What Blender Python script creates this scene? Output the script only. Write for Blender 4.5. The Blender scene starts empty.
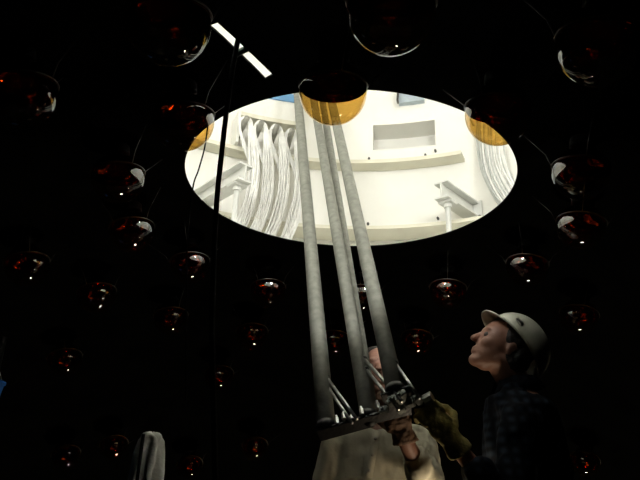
import bpy, bmesh, math, random
from mathutils import Vector, Matrix, noise
random.seed(7)
scn = bpy.context.scene
COL = scn.collection

# ------------------------------------------------------------------ camera, world, exposure
F = 640.0                                  # focal length in pixels (640x480 frame)
PITCH = math.radians(22.557); ROLL = math.radians(2.271)
CAM = Vector((0, 0, 9.7))
_c, _s = math.cos(ROLL), math.sin(ROLL)
_fw = Vector((0, math.cos(PITCH), math.sin(PITCH)))
_up0 = Vector((0, -math.sin(PITCH), math.cos(PITCH)))
_rt0 = Vector((1, 0, 0))
_rt = _rt0 * _c + _up0 * _s
_up = _up0 * _c - _rt0 * _s
cam_d = bpy.data.cameras.new('camera'); cam = bpy.data.objects.new('camera', cam_d); COL.objects.link(cam)
m = Matrix.Identity(4)
for i in range(3):
    m[i][0] = _rt[i]; m[i][1] = _up[i]; m[i][2] = -_fw[i]; m[i][3] = CAM[i]
cam.matrix_world = m
cam_d.sensor_width = 36.0; cam_d.lens = 36.0 * F / 640.0
cam_d.clip_start = 0.05; cam_d.clip_end = 100
scn.camera = cam
w = bpy.data.worlds.new('world'); scn.world = w; w.use_nodes = True
w.node_tree.nodes['Background'].inputs[0].default_value = (0, 0, 0, 1)
scn.view_settings.view_transform = 'Standard'; scn.view_settings.look = 'None'
scn.view_settings.exposure = 0.0; scn.view_settings.gamma = 1.0
scn.view_settings.use_curve_mapping = False
VAULT_LAMP = 88.0       # radiance of the lamp panels in the vault above
TANK_FLOOD = 75.0      # radiance of the flood lamps deep down in the tank
WORK_LAMP = 50.0       # radiance of the halogen work lamps in the tank

# ------------------------------------------------------------------ geometry of the place
AX = Vector((0.119, 2.5426))               # vertical axis of tank and opening
R_OPEN = 0.72                              # round opening
R_DOME = 5.5                               # black optical barrier
Z_RIM = CAM.z + 1.32
CEN = Vector((AX.x, AX.y, Z_RIM - math.sqrt(R_DOME**2 - R_OPEN**2)))
R_BULB = 5.36
R_VAULT = 2.6
Z_TOP = CAM.z + 4.9
Z_DECK = CAM.z - 1.17

def ray(px, py):
    return (_rt * ((px - 320) / F) + _up * ((240 - py) / F) + _fw).normalized()
def on_sphere(px, py, R):
    d = ray(px, py); o = CAM - CEN
    b = d.dot(o); c = o.dot(o) - R * R
    return CAM + d * (-b + math.sqrt(b * b - c))
def on_cyl(px, py, R):
    d = ray(px, py); ox, oy = -AX.x, -AX.y
    a = d.x**2 + d.y**2; b = d.x * ox + d.y * oy; c = ox * ox + oy * oy - R * R
    return CAM + d * ((-b + math.sqrt(b * b - a * c)) / a)
def on_y(px, py, y):
    d = ray(px, py); return CAM + d * (y / d.y)
def on_plane(px, py, p0, n):
    d = ray(px, py); return CAM + d * ((p0 - CAM).dot(n) / d.dot(n))

# ------------------------------------------------------------------ materials
def new_mat(name):
    m = bpy.data.materials.new(name); m.use_nodes = True
    nt = m.node_tree; return m, nt, nt.nodes['Principled BSDF']
def N(nt, t, **kw):
    n = nt.nodes.new(t)
    for k, v in kw.items():
        if k in n.inputs: n.inputs[k].default_value = v
        else: setattr(n, k, v)
    return n
def mat(name, col, rough=0.6, metal=0.0, var=0.12, scale=12.0, bump=0.1, bscale=60.0, spec=0.5, coat=0.0):
    m, nt, b = new_mat(name)
    tc = N(nt, 'ShaderNodeTexCoord')
    nz = N(nt, 'ShaderNodeTexNoise', Scale=scale, Detail=5.0)
    nt.links.new(tc.outputs['Object'], nz.inputs['Vector'])
    rp = N(nt, 'ShaderNodeValToRGB')
    rp.color_ramp.elements[0].position = 0.3; rp.color_ramp.elements[1].position = 0.7
    rp.color_ramp.elements[0].color = (*[c * (1 - var) for c in col], 1)
    rp.color_ramp.elements[1].color = (*[min(1, c * (1 + var)) for c in col], 1)
    nt.links.new(nz.outputs['Fac'], rp.inputs['Fac'])
    nt.links.new(rp.outputs['Color'], b.inputs['Base Color'])
    b.inputs['Roughness'].default_value = rough; b.inputs['Metallic'].default_value = metal
    b.inputs['Specular IOR Level'].default_value = spec
    b.inputs['Coat Weight'].default_value = coat
    if bump:
        n2 = N(nt, 'ShaderNodeTexNoise', Scale=bscale, Detail=3.0)
        nt.links.new(tc.outputs['Object'], n2.inputs['Vector'])
        bp = N(nt, 'ShaderNodeBump', Strength=bump, Distance=0.01)
        nt.links.new(n2.outputs['Fac'], bp.inputs['Height']); nt.links.new(bp.outputs['Normal'], b.inputs['Normal'])
    return m
def emit(name, col, s):
    m, nt, b = new_mat(name)
    b.inputs['Base Color'].default_value = (*col, 1)
    b.inputs['Emission Color'].default_value = (*col, 1); b.inputs['Emission Strength'].default_value = s
    return m
M = {}
M['black'] = mat('black_barrier', (.0018, .0019, .0018), .8, var=.6, scale=5, bump=.25, bscale=35, spec=.02)
M['white'] = mat('white_paint', (.84, .835, .785), .55, var=.03, scale=3, bump=.12, bscale=45, spec=.3)
M['cream'] = mat('shade_tinted_paint', (.72, .70, .58), .55, var=.05, scale=4, bump=.1, bscale=40, spec=.3)  # ledges and rack: the shade of their undersides is put into this colour
M['steelw'] = mat('white_steel', (.70, .71, .68), .4, var=.05, scale=8, bump=.05)
M['cable'] = mat('white_cable', (.80, .80, .77), .45, var=.08, scale=20, bump=.0)
M['cable2'] = mat('grey_cable', (.50, .52, .50), .45, var=.1, scale=20, bump=.0)
M['greyhook'] = mat('grey_hook', (.30, .30, .26), .5)
M['pipe'] = mat('galvanised_pipe', (.20, .205, .175), .55, metal=.2, var=.22, scale=30, bump=.15, bscale=90)
M['iron'] = mat('dark_iron', (.012, .0125, .0115), .5, metal=0.0, var=.4, scale=25, bump=.2)
M['rod'] = mat('bright_rod', (.55, .56, .54), .3, metal=.9, var=.15, scale=40, bump=.05)
M['steel'] = mat('worn_steel', (.22, .24, .22), .4, metal=.6, var=.35, scale=40, bump=.2)
M['rubber'] = mat('black_rubber', (.003, .003, .003), .8, var=.3, spec=.1)
M['pmtbase'] = mat('black_plastic', (.005, .005, .005), .7, var=.3, spec=.2)
M['wire'] = mat('frame_wire', (.10, .10, .095), .35, metal=.8, var=.2)
M['skin1'] = mat('skin', (.31, .155, .105), .5, var=.1, scale=30, bump=.1, bscale=120)
M['hair1'] = mat('brown_hair', (.014, .010, .008), .5, var=.4, scale=80, bump=.5, bscale=150)
M['beige'] = mat('beige_shirt', (.52, .49, .37), .85, var=.06, scale=20, bump=.35, bscale=28, spec=.2)
M['jeans'] = mat('dark_trousers', (.02, .025, .04), .85, var=.2, scale=30)
M['boot'] = mat('boot_leather', (.03, .02, .015), .5, var=.2)
M['glove_y'] = mat('yellow_glove', (.30, .24, .07), .75, var=.35, scale=35, bump=.4, bscale=80)
M['glove_b'] = mat('brown_glove', (.16, .085, .045), .75, var=.35, scale=35, bump=.4, bscale=80)
M['hat'] = mat('white_plastic', (.54, .55, .45), .3, var=.04, scale=15, bump=.02, coat=.4)
M['button'] = mat('button', (.35, .33, .27), .4)
M['eye'] = mat('eye', (.13, .11, .10), .2, var=.05, bump=0)
M['rag'] = mat('white_rag', (.80, .82, .76), .9, var=.12, scale=35, bump=.4, bscale=70, spec=.1)
M['wood'] = mat('plank_wood', (.045, .034, .024), .8, var=.4, scale=6, bump=.3)
M['blue'] = mat('blue_plastic', (.03, .17, .62), .35, var=.1)
M['bluep'] = mat('blue_panel', (.16, .36, .62), .5, var=.06, scale=5)
M['greyp'] = mat('grey_panel', (.40, .47, .52), .4, var=.1, scale=15)
M['dark'] = mat('dark_bolt', (.05, .05, .045), .5)
M['lamp'] = emit('lamp_panel', (1, .985, .94), VAULT_LAMP)
M['halogen'] = emit('halogen_glass', (1, .80, .56), WORK_LAMP)
M['flood'] = emit('tank_flood_glass', (1, .86, .62), TANK_FLOOD)

def glass_shell():                          # thin amber photocathode glass, reflective
    m, nt, b = new_mat('amber_glass'); nt.nodes.remove(b)
    out = nt.nodes['Material Output']
    tr = N(nt, 'ShaderNodeBsdfTransparent'); tr.inputs[0].default_value = (.92, .69, .30, 1)
    gl = N(nt, 'ShaderNodeBsdfGlossy', Roughness=.045); gl.inputs[0].default_value = (.95, .97, 1, 1)
    fr = N(nt, 'ShaderNodeFresnel')          # thin shell: the same reflectance from both sides
    ge = N(nt, 'ShaderNodeNewGeometry'); mr = N(nt, 'ShaderNodeMapRange')
    mr.inputs['To Min'].default_value = 2.3; mr.inputs['To Max'].default_value = 1 / 2.3
    nt.links.new(ge.outputs['Backfacing'], mr.inputs['Value']); nt.links.new(mr.outputs[0], fr.inputs['IOR'])
    mx = N(nt, 'ShaderNodeMixShader')
    nt.links.new(fr.outputs[0], mx.inputs[0]); nt.links.new(tr.outputs[0], mx.inputs[1]); nt.links.new(gl.outputs[0], mx.inputs[2])
    nt.links.new(mx.outputs[0], out.inputs[0]); return m
M['amber'] = glass_shell()
M['mirror'] = mat('mirrored_back', (.50, .085, .028), .07, metal=1.0, var=.2, scale=18, bump=.02, bscale=12)

def plaid():
    m, nt, b = new_mat('navy_plaid')
    tc = N(nt, 'ShaderNodeTexCoord'); mp = N(nt, 'ShaderNodeMapping')
    nt.links.new(tc.outputs['Object'], mp.inputs['Vector'])
    w1 = N(nt, 'ShaderNodeTexWave', Scale=9.0, bands_direction='Z'); w2 = N(nt, 'ShaderNodeTexWave', Scale=9.0, bands_direction='X')
    for w_ in (w1, w2): nt.links.new(mp.outputs[0], w_.inputs['Vector'])
    ad = N(nt, 'ShaderNodeMath', operation='MULTIPLY')
    nt.links.new(w1.outputs['Fac'], ad.inputs[0]); nt.links.new(w2.outputs['Fac'], ad.inputs[1])
    rp = N(nt, 'ShaderNodeValToRGB')
    rp.color_ramp.elements[0].color = (.003, .004, .007, 1); rp.color_ramp.elements[1].color = (.022, .034, .052, 1)
    nt.links.new(ad.outputs[0], rp.inputs[0]); nt.links.new(rp.outputs[0], b.inputs['Base Color'])
    b.inputs['Roughness'].default_value = .9; b.inputs['Specular IOR Level'].default_value = .15
    return m
M['plaid'] = plaid()

# ------------------------------------------------------------------ mesh helpers
def obj(name, bm, material, parent=None, smooth=True, mats=None):
    me = bpy.data.meshes.new(name)
    if isinstance(bm, bmesh.types.BMesh):
        bmesh.ops.recalc_face_normals(bm, faces=bm.faces[:]) if not mats else None
        bm.to_mesh(me); bm.free()
    else: me = bm
    for mt in (mats or [material]):
        me.materials.append(M[mt])
    if smooth:
        for p in me.polygons: p.use_smooth = True
    o = bpy.data.objects.new(name, me); COL.objects.link(o)
    if parent: o.parent = parent; o.matrix_parent_inverse = Matrix.Identity(4)
    return o
def tag(o, label=None, cat=None, group=None, kind=None):
    if label: o['label'] = label
    if cat: o['category'] = cat
    if group: o['group'] = group
    if kind: o['kind'] = kind
    return o
def empty(name, loc=(0, 0, 0)):
    o = bpy.data.objects.new(name, None); COL.objects.link(o); o.location = loc; o.empty_display_size = .05
    return o
def under(o, root):                         # o was built in world coordinates; hang it under a root at a location
    o.parent = root
    o.matrix_parent_inverse = Matrix.Translation(-root.location)
    return o
def frame_of(d):
    d = d.normalized(); a = Vector((0, 0, 1)) if abs(d.z) < .9 else Vector((1, 0, 0))
    u = d.cross(a).normalized(); v = d.cross(u).normalized(); return u, v
def tube(bm, pts, r, n=8, r2=None, caps=True):
    pts = [Vector(p) for p in pts]; k = len(pts); rings = []
    u = None
    for i, p in enumerate(pts):
        d = (pts[min(i + 1, k - 1)] - pts[max(i - 1, 0)]).normalized()
        if u is None: u, v = frame_of(d)
        else:
            u = (u - d * u.dot(d)).normalized(); v = d.cross(u).normalized()
        rr = r if r2 is None else r + (r2 - r) * i / (k - 1)
        rings.append([bm.verts.new(p + (u * math.cos(a) + v * math.sin(a)) * rr) for a in [2 * math.pi * j / n for j in range(n)]])
    for a, b in zip(rings, rings[1:]):
        for j in range(n): bm.faces.new((a[j], a[(j + 1) % n], b[(j + 1) % n], b[j]))
    if caps:
        bm.faces.new(rings[0][::-1]); bm.faces.new(rings[-1])
    return rings
def box(bm, c, x, y, z):                    # centre and three half-axis vectors
    c, x, y, z = map(Vector, (c, x, y, z))
    v = [bm.verts.new(c + x * i + y * j + z * k) for i in (-1, 1) for j in (-1, 1) for k in (-1, 1)]
    for f in ((0, 1, 3, 2), (4, 6, 7, 5), (0, 4, 5, 1), (2, 3, 7, 6), (0, 2, 6, 4), (1, 5, 7, 3)):
        bm.faces.new([v[i] for i in f])
def bbox(bm, c, x, y, z, bev=.004):
    b2 = bmesh.new(); box(b2, c, x, y, z); bmesh.ops.bevel(b2, geom=b2.edges[:], offset=bev, segments=2, affect='EDGES')
    me = bpy.data.meshes.new('t'); b2.to_mesh(me); b2.free(); bm.from_mesh(me); bpy.data.meshes.remove(me)
def lathe(bm, prof, n=32, mx=None, close=False):
    rings = []
    for r, z in prof:
        ring = []
        for j in range(n):
            a = 2 * math.pi * j / n; p = Vector((r * math.cos(a), r * math.sin(a), z))
            ring.append(bm.verts.new(mx @ p if mx else p))
        rings.append(ring)
    for a, b in zip(rings, rings[1:]):
        for j in range(n): bm.faces.new((a[j], a[(j + 1) % n], b[(j + 1) % n], b[j]))
    if close:
        bm.faces.new(rings[0][::-1]); bm.faces.new(rings[-1])
    return rings
def ell(bm, c, ax, seg=20):                 # ellipsoid: centre, three semi-axis vectors
    c = Vector(c); ax = [Vector(a) for a in ax]
    mx = Matrix.Identity(4)
    for k in range(3):
        for i in range(3): mx[i][k] = ax[k][i]
    mx.translation = c
    bmesh.ops.create_uvsphere(bm, u_segments=seg, v_segments=seg // 2 + 2, radius=1, matrix=mx)
def cap(bm, a, b, ra, rb, n=14):            # tapered capsule
    a, b = Vector(a), Vector(b); tube(bm, [a, b], ra, n, rb)
    for p, r in ((a, ra), (b, rb)): bmesh.ops.create_uvsphere(bm, u_segments=n, v_segments=n // 2 + 1, radius=r, matrix=Matrix.Translation(p))
def loft(bm, rings, n=28):
    R = []
    for c, u, v in rings:
        c, u, v = Vector(c), Vector(u), Vector(v)
        R.append([bm.verts.new(c + u * math.cos(t) + v * math.sin(t)) for t in [2 * math.pi * j / n for j in range(n)]])
    for a, b in zip(R, R[1:]):
        for j in range(n): bm.faces.new((a[j], a[(j + 1) % n], b[(j + 1) % n], b[j]))
    bm.faces.new(R[0][::-1]); bm.faces.new(R[-1])
def fuse(name, bm, vox, smooth=4, fold=0.0, fscale=14.0, seed=0.0, cut=None):
    """one continuous skin over overlapping closed shapes"""
    bmesh.ops.recalc_face_normals(bm, faces=bm.faces[:])
    me = bpy.data.meshes.new(name); bm.to_mesh(me); bm.free()
    o = bpy.data.objects.new(name + '_tmp', me); COL.objects.link(o)
    r = o.modifiers.new('r', 'REMESH'); r.mode = 'VOXEL'; r.voxel_size = vox; r.adaptivity = 0
    if smooth:
        s = o.modifiers.new('s', 'SMOOTH'); s.factor = .5; s.iterations = smooth
    dg = bpy.context.evaluated_depsgraph_get()
    out = bpy.data.meshes.new_from_object(o.evaluated_get(dg)); out.name = name
    bpy.data.objects.remove(o); bpy.data.meshes.remove(me)
    if fold:
        nn = [v.normal.copy() for v in out.vertices]
        for v, n_ in zip(out.vertices, nn):
            p = v.co; q = Vector((p.x * fscale, p.y * fscale, p.z * fscale * .55 + seed))
            k = noise.noise(q) + .5 * noise.noise(q * 2.1)
            v.co = p + n_ * (fold * (k + .35 - abs(k) * .3))
    return out

# ------------------------------------------------------------------ the black dome (ceiling) and tank wall
def polar_pt(R, th, ph): return CEN + Vector((R * math.sin(th) * math.cos(ph), R * math.sin(th) * math.sin(ph), R * math.cos(th)))
def shell(name, th0, th1, nr, nphi, Ri, Ro, rim):
    bm = bmesh.new(); S = []
    for R in (Ri, Ro):
        S.append([[bm.verts.new(polar_pt(R, th0 + (th1 - th0) * i / nr, 2 * math.pi * j / nphi)) for j in range(nphi)] for i in range(nr + 1)])
    for s, sgn in ((0, 1), (1, -1)):
        for i in range(nr):
            for j in range(nphi):
                k = (j + 1) % nphi
                q = [S[s][i][j], S[s][i][k], S[s][i + 1][k], S[s][i + 1][j]]
                f = bm.faces.new(q if sgn > 0 else q[::-1]); f.material_index = s
    for i, fl in ((0, 1), (nr, -1)):
        for j in range(nphi):
            k = (j + 1) % nphi
            q = [S[0][i][j], S[1][i][j], S[1][i][k], S[0][i][k]]
            f = bm.faces.new(q if fl > 0 else q[::-1]); f.material_index = 0
    bmesh.ops.recalc_face_normals(bm, faces=bm.faces[:])
    return obj(name, bm, None, smooth=False, mats=['black', 'white'])
TH0 = math.asin(R_OPEN / R_DOME)
dome = shell('ceiling', TH0, math.radians(62), 26, 160, R_DOME, R_DOME + .008, True)
# the narrow slot cut through the barrier
q = [on_sphere(x, y, R_DOME) for x, y in ((209, 25.5), (217.5, 22.5), (273, 75), (265.5, 79.5))]
bm = bmesh.new()
lo = [bm.verts.new(CEN + (p - CEN) * .985) for p in q]; hi = [bm.verts.new(CEN + (p - CEN) * 1.02) for p in q]
bm.faces.new(lo[::-1]); bm.faces.new(hi)
for i in range(4): bm.faces.new((lo[i], lo[(i + 1) % 4], hi[(i + 1) % 4], hi[i]))
cut = obj('cutter', bm, 'black', smooth=False)
bo = dome.modifiers.new('slot', 'BOOLEAN'); bo.object = cut; bo.operation = 'DIFFERENCE'; bo.solver = 'EXACT'
dg = bpy.context.evaluated_depsgraph_get()
nm = bpy.data.meshes.new_from_object(dome.evaluated_get(dg)); dome.modifiers.clear(); dome.data = nm
bpy.data.objects.remove(cut)
for p in dome.data.polygons: p.use_smooth = False
bm = bmesh.new(); tube(bm, [on_sphere(x, y, R_DOME - .004) for x, y in ((235.5, 55), (240, 52), (247, 48.5))], .010, 8)
M['green'] = mat('green_strap', (.02, .05, .035), .7); under(obj('strap', bm, 'green'), dome)
tag(dome, 'black domed ceiling of the tank with a round opening and a narrow slot', kind='structure')
bm = bmesh.new()
th1 = math.radians(60.5)
lathe(bm, [((R_DOME + .03) * math.sin(t), (R_DOME + .03) * math.cos(t)) for t in [th1 + (math.radians(179.5) - th1) * i / 24 for i in range(25)]], 96, Matrix.Translation(CEN))
tag(obj('wall_tank', bm, 'black', smooth=True), 'black curved wall of the spherical tank', kind='structure')

# ------------------------------------------------------------------ white vault above the opening
def vp(R, ph, z): return Vector((AX.x + R * math.cos(ph), AX.y + R * math.sin(ph), z))
def phi_of(p): return math.atan2(p.y - AX.y, p.x - AX.x)
Z_V0 = CEN.z + math.sqrt((R_DOME + .008)**2 - R_VAULT**2) - .004
n1 = on_cyl(373, 127, R_VAULT); n2 = on_cyl(434.5, 118, R_VAULT); n3 = on_cyl(373, 150, R_VAULT)
PH_A, PH_B = phi_of(n1), phi_of(n2)         # recess, decreasing azimuth to the right
ZR1, ZR0 = (n1.z + n2.z) / 2, n3.z
def arc_angles(a0, a1, n): return [a0 + (a1 - a0) * i / n for i in range(n + 1)]
bm = bmesh.new()
phs = arc_angles(PH_B, PH_A, 6) + arc_angles(PH_A, PH_B + 2 * math.pi, 110)[1:-1]
zs = [Z_V0, ZR0, ZR1, Z_TOP]
g = [[bm.verts.new(vp(R_VAULT, p, z)) for p in phs] for z in zs]
n = len(phs)
for i in range(3):
    for j in range(n):
        if i == 1 and j < 6: continue
        k = (j + 1) % n
        bm.faces.new((g[i][j], g[i + 1][j], g[i + 1][k], g[i][k]))
bk = [[bm.verts.new(vp(R_VAULT + .26, phs[j], z)) for j in range(7)] for z in (ZR0, ZR1)]
for j in range(6):
    bm.faces.new((bk[0][j], bk[1][j], bk[1][j + 1], bk[0][j + 1]))
    bm.faces.new((g[1][j], bk[0][j], bk[0][j + 1], g[1][j + 1]))
    bm.faces.new((g[2][j], g[2][j + 1], bk[1][j + 1], bk[1][j]))
bm.faces.new((g[1][0], g[2][0], bk[1][0], bk[0][0])); bm.faces.new((g[1][6], bk[0][6], bk[1][6], g[2][6]))
wall = tag(obj('wall_vault', bm, 'white', smooth=False), 'white painted round wall of the vault above the opening', kind='structure')
bm = bmesh.new()
lathe(bm, [(R_VAULT, 0), (R_VAULT, .1)], 64, Matrix.Translation((AX.x, AX.y, Z_TOP)), close=True)
tag(obj('ceiling_vault', bm, 'white', smooth=False), 'white flat ceiling of the vault', kind='structure')

def ring_ledge(name, ph0, ph1, z, depth, thick, nseg):
    bm = bmesh.new(); R0, R1 = R_VAULT - depth, R_VAULT - .0005; S = []
    full = abs(ph1 - ph0) > 6.28
    for p in arc_angles(ph0, ph1, nseg)[:(-1 if full else None)]:
        S.append([bm.verts.new(vp(R, p, zz)) for R, zz in ((R0, z), (R1, z), (R1, z + thick), (R0, z + thick))])
    for i in range(len(S) - (0 if full else 1)):
        a, b = S[i], S[(i + 1) % len(S)]
        for j in range(4): bm.faces.new((a[j], a[(j + 1) % 4], b[(j + 1) % 4], b[j]))
    if not full: bm.faces.new(S[0]); bm.faces.new(S[-1][::-1])
    return tag(obj(name, bm, 'cream', smooth=False), None, kind='structure')  # whole ledge coloured with the beige shade of its underside
e = on_cyl(464, 148, R_VAULT); zl = on_cyl(350, 163, R_VAULT - .15).z
led1 = ring_ledge('trim_1', phi_of(e), phi_of(e) + math.radians(160), zl, .15, .035, 70)
led1['label'] = 'steel ring ledge on the vault wall below the recess'
zl2 = on_cyl(350, 229, R_VAULT - .26).z
led2 = ring_ledge('trim_2', 0, 2 * math.pi, zl2, .26, .03, 120)
led2['label'] = 'low ring ledge along the vault wall'
def bolt(px, py, ledge, R):
    p = on_cyl(px, py, R); d = (p - Vector((AX.x, AX.y, p.z))).normalized()
    bm = bmesh.new(); tube(bm, [p + d * .012, p - d * .014], .011, 8); tube(bm, [p - d * .014, p - d * .03], .006, 6)
    o = obj('bolt', bm, 'dark', smooth=False); under(o, ledge)
for x, y in ((369, 159), (425.5, 155.5), (435.5, 151)): bolt(x, y, led1, R_VAULT - .01)
for x, y in ((368, 224), (438, 218.5)): bolt(x, y, led2, R_VAULT - .01)

# flood lamps on the vault wall, facing across to the recess
for k, (ph, word) in enumerate(((-118, 'cable rack'), (-62, 'grey cable bundle'))):
    a = math.radians(ph); c = vp(R_VAULT - .003, a, CAM.z + 3.1)
    d = Vector((-math.cos(a), -math.sin(a), 0)); sd = Vector((-d.y, d.x, 0)); aim = (d - Vector((0, 0, .05))).normalized(); au = aim.cross(sd) * -1
    t = tag(empty('vault_lamp_offscreen', c), 'white flood lamp on the vault wall facing the ' + ('recess from the cable rack side' if k == 0 else 'recess from the cable bundle side'), 'lamp')
    hc = c + d * .14
    bm = bmesh.new(); box(bm, c + d * .03, d * .03, sd * .03, Vector((0, 0, .05))); tube(bm, [c + d * .03, hc], .015, 8); under(obj('arm', bm, 'steelw', smooth=False), t)
    bm = bmesh.new(); bbox(bm, hc, aim * .03, sd * .30, au * .24); under(obj('housing', bm, 'steelw', smooth=False), t)
    bm = bmesh.new(); box(bm, hc + aim * .034, aim * .004, sd * .28, au * .22); under(obj('diffuser_offscreen', bm, 'lamp', smooth=False), t)

# I-beam brackets with a post under the inner end
def bracket(inner, outer, zpx, label, hgt=.13, wid=.12):
    wallp = on_cyl(outer[0], outer[1], R_VAULT - .004)
    z = wallp.z
    d = ray(*inner); pin = CAM + d * ((z - CAM.z) / d.z)
    ax = (wallp - pin); L = ax.length; ax.normalize(); sd = Vector((-ax.y, ax.x, 0)); up = Vector((0, 0, 1))
    t = tag(empty('beam_bracket', wallp), label, 'bracket')
    mid = (pin + wallp) / 2
    bm = bmesh.new()
    box(bm, mid, ax * (L / 2), sd * (wid / 2), up * .007)                  # lower flange
    box(bm, mid + up * hgt, ax * (L / 2), sd * (wid / 2), up * .007)       # upper flange
    box(bm, mid + up * hgt / 2, ax * (L / 2), sd * .006, up * (hgt / 2))
    under(obj('beam', bm, 'steelw', smooth=False), t)
    bm = bmesh.new(); box(bm, wallp - ax * .008 + up * hgt * .45, ax * .008, sd * .085, up * .088)
    under(obj('end_plate', bm, 'steelw', smooth=False), t)
    for s in (-1, 1):
        bm = bmesh.new(); q_ = wallp - ax * .014 + sd * s * .068 - up * .005; tube(bm, [q_, q_ - ax * .02], .014, 6)
        under(obj('bolt', bm, 'dark', smooth=False), t)
    pp = pin + ax * .10
    rr = math.hypot(pp.x - AX.x, pp.y - AX.y); zb = CEN.z + math.sqrt((R_DOME + .008)**2 - rr * rr)
    bm = bmesh.new(); tube(bm, [pp + up * -.03, Vector((pp.x, pp.y, zb + .002))], .021, 14)
    under(obj('post', bm, 'steelw'), t)
    bm = bmesh.new(); bbox(bm, pp - up * .016, ax * .055, sd * .06, up * .009); tube(bm, [pp - up * .02, pp - up * .055], .032, 14)
    under(obj('post_cap', bm, 'steelw', smooth=False), t)
bracket((441, 197), (474, 219), None, 'white steel beam bracket on a post beside the grey cable bundle')
bracket((245, 180), (190, 212), None, 'white steel beam bracket on a post beside the hanging white cable coils')

# rack with hooks and hanging coils of white cable
ra = on_cyl(240, 110, R_VAULT - .2); rb = on_cyl(306, 131, R_VAULT - .2)
zr = (ra.z + rb.z) / 2; pa, pb = phi_of(ra), phi_of(rb)
rack = tag(empty('cable_rack', vp(R_VAULT, (pa + pb) / 2, zr)), 'curved steel rack with hooks holding white cable coils', 'rack')
bm = bmesh.new(); S = []
for p in arc_angles(pa, pb, 14):
    S.append([bm.verts.new(vp(R, p, z)) for R, z in ((R_VAULT - .20, zr), (R_VAULT - .06, zr), (R_VAULT - .06, zr + .04), (R_VAULT - .20, zr + .04))])
for a, b in zip(S, S[1:]):
    for j in range(4): bm.faces.new((a[j], a[(j + 1) % 4], b[(j + 1) % 4], b[j]))
bm.faces.new(S[0]); bm.faces.new(S[-1][::-1])
under(obj('rack_beam', bm, 'cream', smooth=False), rack)  # underside shade of the beam painted in as cream
for p in (pa, pb):
    c = vp(R_VAULT - .11, p, zr - .12); d = Vector((math.cos(p), math.sin(p), 0)); s = Vector((-d.y, d.x, 0))
    bm = bmesh.new(); box(bm, c, d * .105, s * .012, Vector((0, 0, .16))); under(obj('end_bracket', bm, 'white', smooth=False), rack)
def spline(pts, n):
    out = []; P = [pts[0]] + pts + [pts[-1]]
    for i in range(1, len(P) - 2):
        for k in range(n):
            t = k / n; a, b, c, d = P[i - 1:i + 3]
            out.append(.5 * ((2 * b) + (c - a) * t + (2 * a - 5 * b + 4 * c - d) * t * t + (3 * b - a - 3 * c + d) * t**3))
    out.append(P[-2]); return out
HK = ((245, 121), (260, 125.5), (275.5, 129.5), (291, 133.5))
wordn = ('first', 'second', 'third', 'fourth')
for i, (hx, hy) in enumerate(HK):
    h = on_cyl(hx, hy + 1, R_VAULT - .28); ph = phi_of(h)
    d = Vector((math.cos(ph), math.sin(ph), 0))
    bm = bmesh.new(); tube(bm, [h + d * .275, h - d * .07], .024, 14)
    under(obj('hook', bm, 'greyhook'), rack)
    bm = bmesh.new()
    for k in range(15):
        u = (k / 14 - .5) * 2
        j = lambda s: random.uniform(-s, s)
        o1 = u * 2.2 + j(.8)
        f = lambda dx, dy, r: on_cyl(hx + dx, hy + dy, r)
        W = R_VAULT
        pts = [f(-1 + u * 1.5, 24 + j(2), W - .255), f(-5 + u * .8, 9, W - .26), f(-4.2 + u * .6, 0 - abs(u), W - .265), f(.5 + u * .5, -3.5 - abs(u) + j(.5), W - .28),
               f(5 + u * 1.4 + j(.4), 0, W - .295), f(6.5 + u * 2.8 + j(.6), 12, W - .305), f(8.5 + u * 4.3 + j(.8), 32, W - .32 + j(.015)), f(8.5 + u * 5 + j(.9), 56, W - .335 + j(.02)),
               f(4.5 + u * 5.4 + j(.9), 80, W - .345 + j(.02)), f(-5 + u * 5.8 + j(.9), 105, W - .345 + j(.02)),
               f(-20 + u * 5 + j(1), 128, W - .33), f(-24 + u * 3, 134, W - .30), f(-8 + u * 3, 112, W - .285),
               f(5 + u * 3, 80, W - .285), f(7 + u * 2, 48, W - .275), f(-1 + u * 1.5, 24, W - .255)]
        tube(bm, spline(pts, 5), .0068, 6, caps=False)
    c = obj('cable_coil', bm, 'cable')
    lab = ('coil of white cable on the rack hook beside the black hanging rope',
           'coil of white cable on the second rack hook from the black hanging rope',
           'coil of white cable on the third rack hook from the black hanging rope',
           'coil of white cable on the rack hook beside the leaning pipes')[i]
    tag(c, lab, 'cable coil', 'coils of white cable on the vault rack')
# grey cable bundle on the right
bm = bmesh.new(); bm2 = bmesh.new()
rbun = tag(empty('cable_bundle', on_cyl(485, 140, R_VAULT - .03)), 'bundle of grey and white cables sweeping down the vault wall', 'cable bundle')
for k in range(22):
    u = k / 21; j = lambda s: random.uniform(-s, s); R = R_VAULT - .07 - .05 * random.random()
    pts = [on_cyl(x, y, R - q_) for x, y, q_ in ((477 + 26 * u + j(.7), 96, 0), (476.5 + 26 * u + j(.7), 120, 0), (477.5 + 26 * u + j(.7), 145, .02), (481 + 26 * u + j(.7), 168 - 4 * u, .10),
                                        (489 + 26 * u + j(.7), 189 - 6 * u, .20), (503 + 26 * u + j(.8), 210 - 10 * u, .24), (524 + 26 * u, 228 - 12 * u, .24))]
    pts = [pts[0] + (Vector((AX.x, AX.y, pts[0].z)) - pts[0]) * -.02] + pts
    tube(bm if (k % 3 and k > 3) else bm2, spline(pts, 5), .0075, 6)
under(obj('white_cables', bm, 'cable'), rbun); under(obj('grey_cables', bm2, 'cable2'), rbun)
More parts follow.
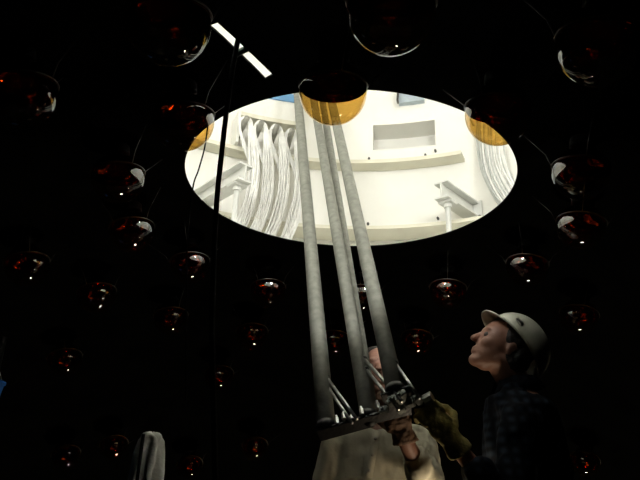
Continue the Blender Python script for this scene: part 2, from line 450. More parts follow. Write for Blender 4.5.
for y in (122, 178):
    a_ = on_cyl(473, y, R_VAULT - .005); b_ = on_cyl(511, y - 3, R_VAULT - .005)
    bm = bmesh.new(); na = phi_of(a_); nb = phi_of(b_); z_ = (a_.z + b_.z) / 2
    pts = [vp(R_VAULT - .002, na, z_)] + [vp(R_VAULT - .135, p, z_) for p in arc_angles(na, nb, 6)] + [vp(R_VAULT - .002, nb, z_)]
    if y == 122: tube(bm, pts, .008, 6); under(obj('clamp_strap', bm, 'steelw'), rbun)
    else: bm.free()
# panels high on the vault wall
def wall_panel(name, quad, matn, label, cat, t=.02, handle=None):
    bm = bmesh.new(); A = [on_cyl(x, y, R_VAULT - .002) for x, y in quad]
    pa_, pb_ = phi_of(A[0]), phi_of(A[1]); z0, z1 = A[2].z, A[0].z
    S = []
    for p in arc_angles(pa_, pb_, 6):
        S.append([bm.verts.new(vp(R, p, z)) for R, z in ((R_VAULT - .002, z0), (R_VAULT - t, z0), (R_VAULT - t, z1), (R_VAULT - .002, z1))])
    for a, b in zip(S, S[1:]):
        for j in range(4): bm.faces.new((a[j], a[(j + 1) % 4], b[(j + 1) % 4], b[j]))
    bm.faces.new(S[0]); bm.faces.new(S[-1][::-1])
    o = tag(obj(name, bm, matn, smooth=False), label, cat)
    if handle:
        bm = bmesh.new(); h0, h1 = [on_cyl(x, y, R_VAULT - t) for x, y in handle]
        dd = Vector((math.cos(pa_), math.sin(pa_), 0))
        tube(bm, [h0, h0 - dd * .05, h1 - dd * .05, h1], .011, 8)
        hn = obj('handle', bm, 'dark'); hn.parent = o
wall_panel('wall_panel', ((262, 90), (297, 90), (299, 103.5)), 'bluep', 'blue panel high on the vault wall behind the leaning pipes', 'panel')
wall_panel('wall_hatch', ((399, 84), (424, 81), (420, 104)), 'greyp', 'blue grey hatch with black handle above the wall recess', 'hatch', .06, ((399, 90), (398, 103)))

# ------------------------------------------------------------------ photomultiplier bulbs
RB = .101
def pmt_meshes():
    def build(name, fn, mt):
        bm = bmesh.new(); fn(bm); bmesh.ops.recalc_face_normals(bm, faces=bm.faces[:])
        me = bpy.data.meshes.new(name); bm.to_mesh(me); bm.free(); me.materials.append(M[mt])
        for p in me.polygons: p.use_smooth = True
        return me
    d = {}
    front = [(RB * math.sin(t), -RB * .97 * math.cos(t)) for t in [.02 + (math.pi / 2 - .02) * i / 22 for i in range(23)]] + [(RB * .998, .008), (RB * .99, .016)]
    d['glass_bulb'] = build('glass_bulb', lambda b: lathe(b, front, 40), 'amber')
    back = [(RB * .985, .012), (RB * .97, .022), (RB * .92, .040), (RB * .82, .056), (RB * .68, .069), (RB * .52, .078), (.043, .087), (.041, .100), (.041, .106), (.004, .106)]
    d['mirrored_back'] = build('mirrored_back', lambda b: lathe(b, back, 40), 'mirror')
    base = [(.004, .098), (.046, .098), (.048, .101), (.048, .131), (.046, .134), (.004, .134)]
    d['base'] = build('base', lambda b: lathe(b, base, 24), 'pmtbase')
    tor = bmesh.new()
    d['collar'] = build('collar', lambda b: tube(b, [Vector((RB * 1.015 * math.cos(a), RB * 1.015 * math.sin(a), .02)) for a in [2 * math.pi * i / 40 for i in range(41)]], .0024, 6), 'wire')
    tor.free()
    def leg(a):
        c, s = math.cos(a), math.sin(a)
        return lambda b: tube(b, [Vector((RB * 1.02 * c, RB * 1.02 * s, .018)), Vector((.125 * c, .125 * s, .06)), Vector((.21 * c, .21 * s, .136))], .0016, 5)
    for k in range(4): d['wire_leg%d' % k] = build('wire_leg', leg(math.pi / 4 + k * math.pi / 2), 'wire')
    return d
PM = pmt_meshes()
def pmt(px, py, label, group, spin=0.0, pos=None):
    p = pos or on_sphere(px, py, R_BULB)
    out = (p - CEN).normalized()
    rootm = out.to_track_quat('Z', 'Y').to_matrix().to_4x4() @ Matrix.Rotation(spin, 4, 'Z')
    t = empty('photomultiplier_bulb'); t.matrix_world = Matrix.Translation(p) @ rootm
    tag(t, label, 'light bulb' if False else 'sensor bulb', group)
    for k, me in PM.items():
        o = bpy.data.objects.new(k.rstrip('0123'), me); COL.objects.link(o); o.parent = t
    return t
LIT = 'dark glass photomultiplier bulb with lamp glints, far from the opening and the men'
LOW = 'photomultiplier bulb low on the black tank wall, below the rows on the dome'
G1, G2 = 'photomultiplier bulbs on the black dome', 'photomultiplier bulbs low on the tank wall'
specials = [((333, 92.5), 'amber bulb hanging over the rim of the round opening in front of the pipes'),
            ((498, 114), 'amber bulb at the rim of the opening beside the grey cable bundle'),
            ((183, 121), 'amber bulb at the rim of the opening beside the thin black rope'),
            ((391, 12), 'largest dark glass bulb, with a bright crescent along its lower edge'),
            ((362, 296), 'small glass bulb seen half hidden behind the leaning pipes'),
            ((334, 341), 'small glass bulb seen between the leaning pipes'),
            ((168, 24), 'dark glass bulb next to the narrow slot in the dome')]
for (x, y), lab in specials: pmt(x, y, lab, 'photomultiplier bulbs', random.uniform(0, 1.5))
for x, y, lab in ((600, 45, None), (20, 93, None), (27, 265.5, None), (97, 295, None),
             (118, 178, 'dark glass bulb beside the opening past the beam bracket, upper of a pair'), (132, 231, 'dark glass bulb beside the opening past the beam bracket, lower of a pair'),
             (190, 264.5, 'dark glass bulb just beside the thick black rope below the opening'), (171, 318.5, 'small dark glass bulb beside the lower end of the thick black rope'),
             (268, 290.5, 'small glass bulb between the black rope and the pipes, upper of a pair'), (252, 334, 'small glass bulb between the black rope and the pipes, lower of a pair'),
             (417, 340, 'small glass bulb between the pipes and the hard hat, lower of a pair'), (448, 291, 'small glass bulb between the pipes and the hard hat, upper of a pair'),
             (527, 267, 'dark glass bulb on the dome above the white hard hat'), (579, 317, 'small glass bulb on the dome behind the back of the hard hat'),
             (581, 226.5, 'dark glass bulb on the dome past the grey cable bundle, lower of a pair'), (581, 173, 'dark glass bulb on the dome past the grey cable bundle, upper of a pair')):
    pmt(x, y, lab or LIT, G1, random.uniform(0, 1.5))
for x, y in ((65, 360), (219, 376), (66, 456), (114, 446), (190, 466), (255, 447), (585, 462)):
    pmt(x, y, LOW, G2, random.uniform(0, 1.5))

# ------------------------------------------------------------------ ropes and cords hanging in the tank
def cord(name, pix, y, r, label, cat='rope'):
    top = on_sphere(pix[0][0], pix[0][1], R_DOME - .006); yy = top.y if y is None else y
    pts = [top] + [on_y(a, b, yy + .04 * (i + 1)) for i, (a, b) in enumerate(pix[1:])]
    bm = bmesh.new(); tube(bm, spline(pts, 6), r, 10)
    return tag(obj(name, bm, 'rubber'), label, cat)
cord('hanging_rope', ((238, 40), (233, 66), (228, 100), (222, 150), (216, 213), (212, 330), (215, 470), (216, 600)), None, .0078, 'thick black rope hanging in front of the white cable coils')
cord('thin_rope', ((208, 100), (208, 122), (204.5, 148), (198.5, 170), (192.5, 190), (187, 250), (186, 400)), None, .0028, 'thin black rope crossing the edge of the opening by the amber bulb')

# ------------------------------------------------------------------ deck that the men stand on (below the frame)
deck = tag(empty('floor', (0, 2, Z_DECK)), 'dark plank deck of the scaffold inside the tank', kind='structure')
bm = bmesh.new(); bbox(bm, (0, 0, 0), (2.3, 0, 0), (0, .118, 0), (0, 0, .02)); pm = obj('plank', bm, 'wood', smooth=False)
under(pm, deck)
for k in range(14):
    o = pm if k == 0 else pm.copy()
    if k: COL.objects.link(o)
    o.location = (random.uniform(-.03, .03) + .1, -.25 + k * .245, Z_DECK - .02)
for sx in (-1, 1):
    for yy in (-.1, 2.8):
        p = Vector((.1 + sx * 2.1, yy, Z_DECK - .04)); rr = math.hypot(p.x - AX.x, p.y - AX.y)
        bm = bmesh.new(); tube(bm, [p, Vector((p.x, p.y, CEN.z - math.sqrt(R_DOME**2 - rr * rr)))], .03, 10); under(obj('scaffold_leg', bm, 'iron'), deck)
for yy in (-.1, 2.8):
    bm = bmesh.new(); box(bm, (.1, yy, Z_DECK - .07), (2.2, 0, 0), (0, .03, 0), (0, 0, .03)); under(obj('joist', bm, 'iron', smooth=False), deck)

# ------------------------------------------------------------------ work lamps on stands (seen only as glints in the bulbs)
def work_lamp(p, aim, label, mt='halogen', lift=-.035):
    base = Vector((p.x, p.y, Z_DECK)); t = tag(empty('work_lamp_offscreen', base), label, 'lamp')
    bm = bmesh.new(); tube(bm, [base + Vector((0, 0, .08)), p - Vector((0, 0, .05))], .012, 10); under(obj('pole', bm, 'iron'), t)
    for k in range(3):
        a = k * 2.094 + .4; bm = bmesh.new(); tube(bm, [base + Vector((0, 0, .16)), base + Vector((.2 * math.cos(a), .2 * math.sin(a), .012))], .009, 8); under(obj('leg', bm, 'iron'), t)
    q = aim.normalized().to_track_quat('Z', 'Y').to_matrix().to_4x4(); mx = Matrix.Translation(p) @ q
    A_, B_, C_ = [(mx.to_3x3() @ Vector(v)).normalized() for v in ((1, 0, 0), (0, 1, 0), (0, 0, 1))]
    bm = bmesh.new()
    for sx in (-1, 1):
        bbox(bm, p + A_ * sx * .07 - C_ * .008, A_ * .006, B_ * .06, C_ * .053, .002); bbox(bm, p + B_ * sx * .055 - C_ * .008, A_ * .07, B_ * .006, C_ * .053, .002)
    bbox(bm, p - C_ * .055, A_ * .07, B_ * .055, C_ * .006, .002)
    under(obj('housing', bm, 'iron', smooth=False), t)
    bm = bmesh.new(); lathe(bm, [(.044, lift - .01), (.046, lift)] + [(.046 * math.cos(a), lift + .046 * math.sin(a)) for a in [math.pi / 2 * i / 8 for i in range(1, 8)]] + [(.002, lift + .046)], 24, mx); under(obj('lamp_glass_offscreen', bm, mt), t)
LAMP_A = Vector((.57, 2.44, CAM.z - .16))
work_lamp(LAMP_A, Vector((.02, -.05, 1.0)), 'halogen work lamp on a black stand on the deck between the men', lift=.03)

# flood lamps down on the tank wall: the glints in the bulbs
for (x, y, z), lab in (((1.55, 5.95, 2.15), 'round flood lamp deep down on the black tank wall, higher of two'), ((2.35, 5.45, 2.1), 'round flood lamp deep down on the black tank wall, lower of two')):
    p = Vector((x, y, z)); o_ = (p - CEN).normalized(); foot = CEN + o_ * (R_DOME + .025); aim = (Vector((.1, 2.2, CAM.z + 1)) - p).normalized()
    t = tag(empty('tank_lamp_offscreen', foot), lab, 'lamp', 'flood lamps in the tank')
    bm = bmesh.new(); tube(bm, [foot, p - aim * .08], .018, 10); tube(bm, [foot, foot - o_ * .02], .07, 16); under(obj('arm', bm, 'iron'), t)
    mx = Matrix.Translation(p) @ aim.to_track_quat('Z', 'Y').to_matrix().to_4x4()
    bm = bmesh.new(); lathe(bm, [(.004, -.16), (.08, -.16), (.18, -.11), (.30, .0), (.305, .0), (.305, -.008), (.185, -.12), (.085, -.17), (.004, -.17)], 28, mx); under(obj('reflector', bm, 'iron'), t)
    bm = bmesh.new(); lathe(bm, [(.002, .035), (.14, .02), (.28, -.012), (.28, -.02), (.002, -.02)], 28, mx); under(obj('lamp_glass_offscreen', bm, 'flood'), t)

# ------------------------------------------------------------------ frame of four leaning pipes
PD = ray(277, -146.5)                         # direction of the pipes, up and away
B1 = on_y(326.5, 430, 2.3)
bots = [B1] + [on_plane(x, y, B1, PD) for x, y in ((369, 419), (371, 412), (396, 393))]
bots[2] = on_y(371, 412, 2.44)
DIRS = [PD, ray(271, -146.5), ray(284, -146.5), PD]
fr = tag(empty('pipe_frame', B1), 'frame of four long grey pipes leaning up through the round opening', 'pipe frame')
RP = .0335
for i, b in enumerate(bots):
    PD_ = DIRS[i]
    # length up to the vault wall
    o2 = Vector((b.x - AX.x, b.y - AX.y)); d2 = Vector((PD_.x, PD_.y)); a = d2.dot(d2); bb = o2.dot(d2); cc = o2.dot(o2) - (R_VAULT - .05)**2
    L = (-bb + math.sqrt(bb * bb - a * cc)) / a
    L = min(L, (Z_TOP - .15 - b.z) / PD_.z)
    r = (RP, .029, .027, .031)[i]
    bm = bmesh.new(); tube(bm, [b + PD_ * (L * k / 12) for k in range(13)], r, 24)
    under(obj('pipe', bm, 'pipe'), fr)
    bm = bmesh.new(); tube(bm, [b - PD_ * .004, b + PD_ * .022], r + .004, 20); under(obj('socket', bm, 'iron'), fr)
# base plate: a strip in the plane across the pipes
pl = lambda x, y, up=0.0: on_plane(x, y, B1, PD) + PD * up
X1 = (bots[3] - bots[0]).normalized(); Y1 = PD.cross(X1).normalized()
def plate(a, b, wd, th, name='base_bar', mt='iron'):
    ax = (b - a); L = ax.length; ax.normalize(); sd = PD.cross(ax).normalized()
    bm = bmesh.new(); bbox(bm, (a + b) / 2 - PD * th / 2, ax * (L / 2), sd * wd, PD * (th / 2), .003); under(obj(name, bm, mt, smooth=False), fr)
plate(pl(318, 434), pl(372, 419), .029, .012)
plate(pl(352, 422), pl(413, 407), .022, .014)
plate(pl(384, 406), pl(424, 401), .016, .016)
plate(pl(362, 423), pl(400, 403), .012, .012)
plate(pl(383, 400), pl(413, 391), .036, .012)
bm = bmesh.new(); tube(bm, [bots[1] - PD * .01, bots[2] - PD * .012], .02, 10); under(obj('base_bar', bm, 'iron'), fr)
# small bright bolts and nuts along the plate
for x, y in ((337, 423), (344, 418), (352, 421), (362, 414), (378, 408), (388, 405.5), (395, 404), (408, 401), (399, 414), (414, 404)):
    p = pl(x, y); bm = bmesh.new(); tube(bm, [p - PD * .005, p + PD * .022], .0085, 6); tube(bm, [p + PD * .02, p + PD * .034], .0045, 6)
    under(obj('bolt', bm, 'rod', smooth=False), fr)
for (x, y), (a_, b_, c_), tl in (((402, 397), (.022, .016, .012), .3), ((410, 402), (.016, .012, .018), -.2), ((392, 401), (.018, .013, .010), .5), ((401, 409), (.014, .012, .014), 0), ((418, 400), (.012, .016, .010), .4), ((384, 410), (.016, .010, .012), -.3)):
    p = pl(x, y); p = CAM + (p - CAM) * .975; e1 = (X1 * math.cos(tl) + PD * math.sin(tl)); e2 = (PD * math.cos(tl) - X1 * math.sin(tl)); bm = bmesh.new()
    bbox(bm, p, e1 * a_, Y1 * b_, e2 * c_, .003); tube(bm, [p - Y1 * (b_ + .008), p + Y1 * (b_ + .008)], .006, 6); under(obj('clamp_block', bm, 'steel', smooth=False), fr)
bm = bmesh.new(); k0 = pl(419, 403); tube(bm, [k0 - X1 * .02, k0 + X1 * .02], .011, 12); tube(bm, [k0 + X1 * .02, k0 + X1 * .052], .019, 8)
under(obj('clamp_knob', bm, 'rod', smooth=False), fr)
def near_pipe(px, py, i):                       # point on pipe i's axis closest to the pixel's ray
    d = ray(px, py); b = bots[i]; w0 = b - CAM
    A_, B_, C_ = PD.dot(PD), PD.dot(d), 1.0; D_, E_ = PD.dot(w0), d.dot(w0)
    s = (B_ * E_ - C_ * D_) / (A_ * C_ - B_ * B_); return b + PD * s
side = (_rt * .55 - _fw * .8)
for (a, i, b) in (((330, 375), 0, (357, 420)), ((331, 384), 0, (352, 424)), ((367, 356), 1, (402, 402)), ((366, 367), 1, (399, 410)), ((394, 361), 3, (420, 399))):
    p = near_pipe(*a, i) + side * .034; q_ = pl(*b, .004); q_ = CAM + (q_ - CAM) * (1 - (.03 if i == 0 else .05))
    bm = bmesh.new(); tube(bm, [p, q_], .0062, 10); under(obj('brace_rod', bm, 'rod'), fr)
    bm = bmesh.new(); bmesh.ops.create_uvsphere(bm, u_segments=10, v_segments=8, radius=.012, matrix=Matrix.Translation(p)); under(obj('brace_joint', bm, 'iron'), fr)

# ------------------------------------------------------------------ people
class Frame:
    def __init__(s, o, f, u):
        s.o = Vector(o); s.f = Vector(f).normalized(); u = Vector(u); s.u = (u - s.f * u.dot(s.f)).normalized(); s.s = s.f.cross(s.u)   # s: person's right
    def __call__(s, f, u, si=0.0): return s.o + s.f * f + s.u * u + s.s * si
    def ax(s, a, b, c): return (s.f * a, s.u * b, s.s * c)
def head_shapes(bm, H, neck_to):
    E_ = lambda f, u, si, a, b, c: ell(bm, H(f, u, si), H.ax(a, b, c), 20)
    E_(-.012, .048, 0, .100, .092, .078); E_(.03, .03, 0, .072, .085, .070)
    E_(.040, -.035, 0, .058, .075, .058); E_(.072, -.092, 0, .026, .022, .027)      # face, chin
    cap(bm, H(.005, -.055, .036), H(.062, -.086, .016), .026, .022); cap(bm, H(.005, -.055, -.036), H(.062, -.086, -.016), .026, .022)
    E_(.086, .036, 0, .018, .013, .050)                                             # brow
    cap(bm, H(.094, .022), H(.116, -.014), .009, .013); E_(.116, -.018, 0, .015, .010, .017)   # nose
    E_(.090, -.050, 0, .017, .008, .024); E_(.088, -.064, 0, .016, .008, .021)      # lips
    for s in (-1, 1):
        E_(.064, -.020, s * .036, .030, .026, .024)                                 # cheek
        E_(-.010, -.002, s * .073, .016, .029, .008); E_(-.014, .012, s * .077, .012, .014, .007)   # ear
    cap(bm, H(-.018, -.04), neck_to, .058, .062)
def hand_shapes(bm, P, D, Nn, sc=1.0, curls=(30, 60, 50), thumb=1, inflate=0.0):
    """palm centre P, D towards the knuckles, Nn out of the palm; thumb=+-1 picks the side"""
    D = Vector(D).normalized(); Nn = Vector(Nn); Nn = (Nn - D * Nn.dot(D)).normalized(); A = D.cross(Nn) * thumb
    ell(bm, P, (D * .052 * sc, A * .043 * sc, Nn * .019 * sc))
    bbox(bm, P + D * .01 * sc, D * .036 * sc, A * .036 * sc, Nn * .012 * sc, .008)
    for i, (fl, off) in enumerate(((.94, .034), (1.05, .012), (1.0, -.011), (.80, -.033))):
        p = P + D * .040 * sc + A * off * sc; ang = 0; r = (.0105 + inflate) * sc * (.9 if i == 3 else 1)
        for k, (ln, c) in enumerate(zip((.043, .028, .024), curls)):
            ang += math.radians(c + (i - 1.5) * 3); d = D * math.cos(ang) + Nn * math.sin(ang)
            q2 = p + d * ln * fl * sc; cap(bm, p, q2, r * (1 - .07 * k), r * (1 - .07 * (k + 1)), 10); p = q2
    p = P - D * .022 * sc + A * .034 * sc
    for d, ln in ((D * .55 + A * .65 + Nn * .45, .042), (D * .75 + A * .05 + Nn * .65, .032), (D * .6 - A * .35 + Nn * .7, .024)):
        q2 = p + d.normalized() * ln * sc; cap(bm, p, q2, (.0125 + inflate) * sc, (.0115 + inflate) * sc, 10); p = q2
def torso_rings(neck, pelvis, Fb, Sb, g=0.0, shoulder=.19):
    ax = pelvis - neck; T = lambda t: neck + ax * t
    Rr = [(0.02, .062, .075), (.07, .085, .13), (.13, .10, shoulder - .01), (.25, .118, shoulder - .015), (.42, .122, .172), (.62, .118, .158), (.8, .115, .155), (1.0, .118, .168), (1.12, .10, .15)]
    return [(T(t), Fb * (a + g), Sb * (b + g)) for t, a, b in Rr]

def person(label, base, H, neck, pelvis, Fb, arms, hips, skin, shirt, hat=False, hands=None, hair='hair1', shoulder=.19, seed=0.0, collar=True, sleeve_end=(.35, .35), arm_hold=None):
    t = tag(empty('person', base), label, 'person')
    Sb = Fb.cross(Vector((0, 0, 1)))
    bm = bmesh.new(); head_shapes(bm, H, neck + Vector((0, 0, .01))); loft(bm, torso_rings(neck, pelvis, Fb, Sb, 0, shoulder))
    for sh, el, wr, P, D, Nn, th in arms:
        cap(bm, sh, el, .050, .040); cap(bm, el, wr, .041, .028); hand_shapes(bm, P, D, Nn, .78, (28, 58, 50), th)
        cap(bm, wr, P - D.normalized() * .045, .026, .018)
    for hp, kn, an in hips:
        cap(bm, hp, kn, .085, .056); cap(bm, kn, an, .058, .04); cap(bm, an, an + Fb * .14 + Vector((0, 0, -.04)), .042, .032)
    me = fuse('body', bm, .0055, 3); under(obj('body', me, skin), t)
    # shirt
    bm = bmesh.new(); loft(bm, torso_rings(neck, pelvis, Fb, Sb, .018, shoulder)[1:])
    for k, (sh, el, wr, P, D, Nn, th) in enumerate(arms):
        e_ = el + (wr - el) * sleeve_end[k]
        cap(bm, sh, el, .068, .056); cap(bm, el, e_, .056, .047); cap(bm, neck + (sh - neck) * .35 + Vector((0, 0, -.01)), sh, .062, .068)
        cap(bm, e_ - (e_ - el).normalized() * .03, e_, .053, .053)
    me = fuse('shirt', bm, .006, 4, .017, 15.0, seed); sh_o = under(obj('shirt', me, shirt), t)
    # collar
    if collar:
        for s in (-1, 1):
            bm = bmesh.new(); rows = []
            for i in range(9):
                a = math.radians(180 - 158 * i / 8) * s      # from the nape round to the front
                d = Fb * math.cos(a) + Sb * math.sin(a)
                c0 = neck + Vector((0, 0, .034 - .014 * (i / 8))) - Fb * .004
                fall = .034 + (.034 if i >= 6 else .012 * i / 6)
                rows.append([bm.verts.new(c0 + d * .071), bm.verts.new(c0 + d * .077 + Vector((0, 0, .004))), bm.verts.new(c0 + d * .112 - Vector((0, 0, fall)))])
            for a_, b_ in zip(rows, rows[1:]):
                for j in range(2): bm.faces.new((a_[j], a_[j + 1], b_[j + 1], b_[j]))
            o = obj('collar', bm, shirt); md = o.modifiers.new('t', 'SOLIDIFY'); md.thickness = .004; under(o, t)
    # trousers and boots
    bm = bmesh.new(); loft(bm, [(pelvis + Vector((0, 0, z)), Fb * a, Sb * b) for z, a, b in ((.06, .125, .172), (0, .13, .18), (-.08, .125, .178), (-.14, .10, .15))])
    for hp, kn, an in hips: cap(bm, hp, kn, .100, .072); cap(bm, kn, an + Vector((0, 0, .03)), .072, .062)
    under(obj('trousers', fuse('trousers', bm, .012, 3, .008, 10, seed), 'jeans'), t)
    for hp, kn, an in hips:
        bm = bmesh.new(); cap(bm, an + Vector((0, 0, .06)), an + Vector((0, 0, -.02)), .052, .05)
        cap(bm, an + Vector((0, 0, -.035)) - Fb * .03, an + Fb * .15 + Vector((0, 0, -.045)), .045, .04)
        under(obj('boot', fuse('boot', bm, .009, 2), 'boot'), t)
    for s in (-1, 1):
        bm = bmesh.new(); ell(bm, H(.083, .012, s * .031), H.ax(.013, .012, .013), 14); under(obj('eye', bm, 'eye'), t)
    # hair
    bm = bmesh.new(); ell(bm, H(-.024, .060, 0), H.ax(.098, .092, .084)); ell(bm, H(-.05, -.005, 0), H.ax(.062, .075, .074))
    under(obj('hair', fuse('hair', bm, .006, 2, .006, 40), hair), t)
    for P, D, Nn, th, wr, mt in (hands or []):
        bm = bmesh.new(); hand_shapes(bm, P, D, Nn, 1.1, (26, 56, 50), th, .0015)
        Dn = D.normalized(); c_ = P - Dn * .04
        loft(bm, [(c_ + Dn * .02, Dn.cross(Nn).normalized() * .042, Nn * .026), (c_ - Dn * .01, Dn.cross(Nn).normalized() * .038, Nn * .032), (c_ - Dn * .05, Dn.cross(Nn).normalized() * .047, Nn * .042), (c_ - Dn * .056, Dn.cross(Nn).normalized() * .047, Nn * .042)])
        under(obj('work_glove', fuse('work_glove', bm, .0038, 2, .0028, 45), mt), t)
    return t, sh_o

DN = Vector((0, 0, -1))
def legs(pelvis, Fb, z):
    Sb = Fb.cross(Vector((0, 0, 1))); out = []
    for s in (-1, 1):
        hp = pelvis + Sb * s * .09 + DN * .06; an = Vector((hp.x, hp.y, z + .095)) + Sb * s * .05; out.append((hp, (hp + an) / 2 + Fb * .03, an))
    return out
# --- man in the beige shirt behind the pipes
neck = on_y(380, 421, 2.80); Fb = Vector((-.10, -1, 0)).normalized()
H1 = Frame(on_y(379, 377, 2.78), Fb * math.cos(.25) + Vector((0, 0, math.sin(.25))), Vector((0, 0, 1)) - Fb * -.2)
pel = Vector((on_y(366, 470, 2.82).x, 2.84, Z_DECK + .93))
shL, elL, wrL = on_y(337, 449, 2.80), on_y(322, 512, 2.80), on_y(332, 566, 2.66)
shR, elR, wrR = on_y(420, 447, 2.76), on_y(428, 486, 2.52), on_y(405, 440, 2.36)
PR = on_y(398, 421, 2.31); DR = (PR - wrR).normalized()
PL = wrL + (wrL - elL).normalized() * .07
hand1 = (PR, DR, Vector((.25, .75, .2)), 1, wrR, 'glove_b')
p1, shirt1 = person('man in a beige button shirt standing behind the leaning pipes', Vector((pel.x, pel.y, Z_DECK)), H1, neck, pel, Fb,
    [(shL, elL, wrL, PL, (wrL - elL), Vector((1, 0, 0)), 1), (shR, elR, wrR, PR, DR, Vector((.25, .75, .2)), 1)],
    legs(pel, Fb, Z_DECK), 'skin1', 'beige', hands=[hand1], shoulder=.185, seed=2.0, sleeve_end=(.7, .48))
# placket with buttons, lying on the shirt front
bpy.context.view_layer.update()
def on_shirt(px, py, sh):
    inv = sh.matrix_world.inverted(); d = ray(px, py)
    ok, loc, nor, _ = sh.ray_cast(inv @ CAM, inv.to_3x3() @ d)
    return (sh.matrix_world @ loc, nor) if ok else (None, None)
strip = [on_shirt(x, y, shirt1) for x, y in ((377, 431), (375.5, 439), (374, 447), (372.5, 455), (371, 463), (369.5, 471), (368, 479))]
strip = [s for s in strip if s[0]]
if len(strip) > 2:
    bm = bmesh.new(); rows = []
    for p, n_ in strip:
        c_ = p + Fb * .009; sd = Fb.cross(Vector((0, 0, 1)))
        rows.append([bm.verts.new(c_ - sd * .016), bm.verts.new(c_ + sd * .016)])
    for a_, b_ in zip(rows, rows[1:]): bm.faces.new((a_[0], a_[1], b_[1], b_[0]))
    o = obj('placket', bm, 'beige'); md = o.modifiers.new('t', 'SOLIDIFY'); md.thickness = .004; under(o, p1)
    for p, n_ in strip[1::2]:
        bm = bmesh.new(); tube(bm, [p + Fb * .008, p + Fb * .016], .0065, 10); under(obj('button', bm, 'button'), p1)
pk = [on_shirt(x, y, shirt1)[0] for x, y in ((345, 458), (362, 458), (362, 478), (345, 478))]
if all(pk):
    bm = bmesh.new(); bm.faces.new([bm.verts.new(p + Fb * .011) for p in pk]); o = obj('pocket', bm, 'beige', smooth=False)
    md = o.modifiers.new('t', 'SOLIDIFY'); md.thickness = .004; under(o, p1)

# --- man in the hard hat, looking up at the pipes
Fb2 = Vector((-1, -.05, 0)).normalized()
tilt = math.radians(31); Fh = (Fb2 * math.cos(tilt) + Vector((0, 0, math.sin(tilt)))); Uh = Vector((0, 0, math.cos(tilt))) - Fb2 * math.sin(tilt)
H2 = Frame(on_y(502, 351, 2.45), Fh, Uh)
neck2 = on_y(515, 386, 2.48); pel2 = Vector((neck2.x + .05, 2.5, Z_DECK + .93))
nsh, nel, nwr = on_y(521, 424, 2.31), on_y(507, 506, 2.25), on_y(461, 452, 2.24)
PN = on_y(442.2, 427.6, 2.222); DNn = (PN - nwr).normalized()
fsh, fel, fwr = on_y(517, 417, 2.66), on_y(505, 498, 2.72), on_y(462, 524, 2.60)
PF = fwr + (fwr - fel).normalized() * .07
hN = Vector((-.35, .75, .25))
p2, shirt2 = person('man in a white hard hat and dark plaid shirt looking up at the pipes', Vector((pel2.x, pel2.y, Z_DECK)), H2, neck2, pel2, Fb2,
    [(fsh, fel, fwr, PF, (fwr - fel), Vector((0, -1, 0)), 1), (nsh, nel, nwr, PN, DNn, hN, -1)],
    legs(pel2, Fb2, Z_DECK), 'skin1', 'plaid', hands=[(PN, DNn, hN, -1, nwr, 'glove_y')], shoulder=.185, seed=9.0, sleeve_end=(.7, .60))
# hard hat
ht = math.radians(27); Fq = H2.f * math.cos(ht) + H2.u * math.sin(ht); Uq = H2.u * math.cos(ht) - H2.f * math.sin(ht)
HH = Frame(H2(-.036, .040), Fq, Uq)
bm = bmesh.new(); nphi, nz = 56, 16; rows = []
for i in range(nz + 1):
    t_ = math.pi / 2 * i / nz; row = []
    for j in range(nphi):
        a = 2 * math.pi * j / nphi; c_, s_ = math.cos(a), math.sin(a)
        rr = math.cos(t_)**.85; ridge = .006 * max(0, 1 - (abs(s_ * rr) / .16)**2) * (math.sin(t_) > .25)
        row.append(bm.verts.new(HH(.138 * c_ * rr, .002 + .124 * math.sin(t_) + ridge, .114 * s_ * rr)))
    rows.append(row)
for a_, b_ in zip(rows, rows[1:]):
    for j in range(nphi): bm.faces.new((a_[j], a_[(j + 1) % nphi], b_[(j + 1) % nphi], b_[j]))
bmesh.ops.remove_doubles(bm, verts=rows[-1], dist=.004)
o = obj('hard_hat', bm, 'hat'); md = o.modifiers.new('t', 'SOLIDIFY'); md.thickness = .003; md.offset = -1; hat_o = under(o, p2)
bm = bmesh.new(); inn, outr, edge = [], [], []
for j in range(nphi):
    a = 2 * math.pi * j / nphi; c_, s_ = math.cos(a), math.sin(a)
    ext = .007 + .036 * max(0, c_)**1.8
    dr = -.022 * max(0, c_)**2
    inn.append(bm.verts.new(HH(.137 * c_, .003, .113 * s_))); outr.append(bm.verts.new(HH((.138 + ext) * c_, dr, (.114 + ext * .6) * s_))); edge.append(bm.verts.new(HH((.138 + ext) * c_, dr - .005, (.114 + ext * .6) * s_)))
for a_, b_ in ((inn, outr), (outr, edge)):
    for j in range(nphi): bm.faces.new((a_[j], a_[(j + 1) % nphi], b_[(j + 1) % nphi], b_[j]))
o = obj('brim', bm, 'hat'); md = o.modifiers.new('t', 'SOLIDIFY'); md.thickness = .003; o.parent = hat_o
for s in (-1, 1):
    bm = bmesh.new(); bbox(bm, HH(.072, .032, s * .101), HH.f * .018, HH.u * .008, HH.s * .008, .004); o = obj('slot_cap', bm, 'hat'); o.parent = hat_o
bm = bmesh.new(); tube(bm, [HH(-.132, -.012), HH(-.150, -.014)], .016, 14); tube(bm, [HH(-.10, -.002, .06), HH(-.130, -.014, .02), HH(-.132, -.014, -.02), HH(-.10, -.002, -.06)], .006, 8)
o = obj('suspension_knob', bm, 'rod'); o.parent = hat_o

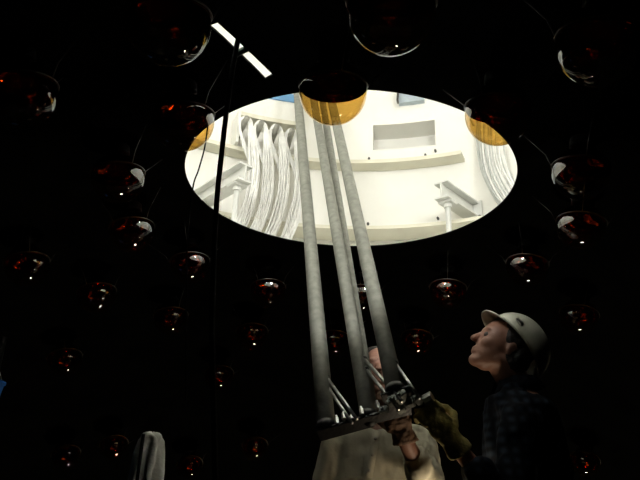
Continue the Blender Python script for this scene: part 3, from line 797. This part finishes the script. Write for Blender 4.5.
# ------------------------------------------------------------------ white rag on a post, cord, blue bucket
pr = on_y(151, 441, 2.5)
bm = bmesh.new(); tube(bm, [Vector((pr.x, pr.y, Z_DECK)), pr], .018, 12); tube(bm, [Vector((pr.x, pr.y, Z_DECK)), Vector((pr.x, pr.y, Z_DECK + .01))], .06, 16)
tag(obj('guard_post', bm, 'iron'), 'dark iron guard post under the white rag', 'post')
bm = bmesh.new(); rows = []
for i in range(26):
    v = i / 25; row = []
    for j in range(64):
        a = 2 * math.pi * j / 64
        hang = .20 + .05 * math.sin(a * 2 + 1.1) + .025 * math.sin(a * 5)
        if v < .22: k = v / .22; r = .004 + .034 * math.sin(k * math.pi / 2); z = .030 - .022 * k**3 + .006 * noise.noise(Vector((math.cos(a) * 2, math.sin(a) * 2, k * 2)))
        else: k = (v - .22) / .78; r = .038 + .010 * k + (.005 + .016 * k) * math.sin(a * 6 + 2.2 * k + .6) + (.004 + .008 * k) * math.sin(a * 2 + 1); z = .008 - hang * k
        n_ = .006 * noise.noise(Vector((a * 2, v * 5, 3)))
        row.append(bm.verts.new(pr + Vector(((r + n_) * math.cos(a) * 1.05, (r + n_) * math.sin(a), z))))
    rows.append(row)
for a_, b_ in zip(rows, rows[1:]):
    for j in range(64): bm.faces.new((a_[j], a_[(j + 1) % 64], b_[(j + 1) % 64], b_[j]))
bm.faces.new(rows[0])
o = tag(obj('rag', bm, 'rag'), 'crumpled white rag draped over the dark guard post', 'rag'); md = o.modifiers.new('t', 'SOLIDIFY'); md.thickness = .003
q0 = on_y(143.5, 434, 2.38)
bm = bmesh.new(); tube(bm, [q0, Vector((q0.x, q0.y, Z_DECK))], .0065, 8); tube(bm, [Vector((q0.x, q0.y, Z_DECK + .012)), Vector((q0.x, q0.y, Z_DECK))], .04, 14)
tag(obj('marker_rod', bm, 'rubber'), 'thin black rod standing in front of the white rag', 'rod')
pb = on_y(-32, 404, 2.7)
bp = Vector((pb.x, pb.y + .16, 0))
bm = bmesh.new(); tube(bm, [Vector((bp.x, bp.y, Z_DECK)), Vector((bp.x, bp.y, pb.z + .32))], .018, 12); tube(bm, [Vector((bp.x, bp.y, pb.z + .28)), Vector((bp.x, bp.y - .17, pb.z + .28)), Vector((bp.x, bp.y - .18, pb.z + .30))], .008, 8)
tag(obj('guard_post', bm, 'iron'), 'dark iron guard post with a hook holding the blue bucket', 'post')
t = tag(empty('bucket', pb - Vector((0, 0, .1))), 'blue plastic bucket hanging on a guard post by the tank wall', 'bucket')
bm = bmesh.new(); lathe(bm, [(.004, .0), (.092, 0), (.118, .19), (.124, .19), (.124, .20), (.114, .20), (.088, .006), (.004, .006)], 32, Matrix.Translation(pb - Vector((0, 0, .1))))
under(obj('pail', bm, 'blue'), t)
bm = bmesh.new(); tube(bm, [pb + Vector((x, 0, z)) for x, z in ((-.12, .09), (-.09, .15), (-.01, .285), (.01, .285), (.09, .15), (.12, .09))], .003, 6); under(obj('handle', bm, 'rod'), t)
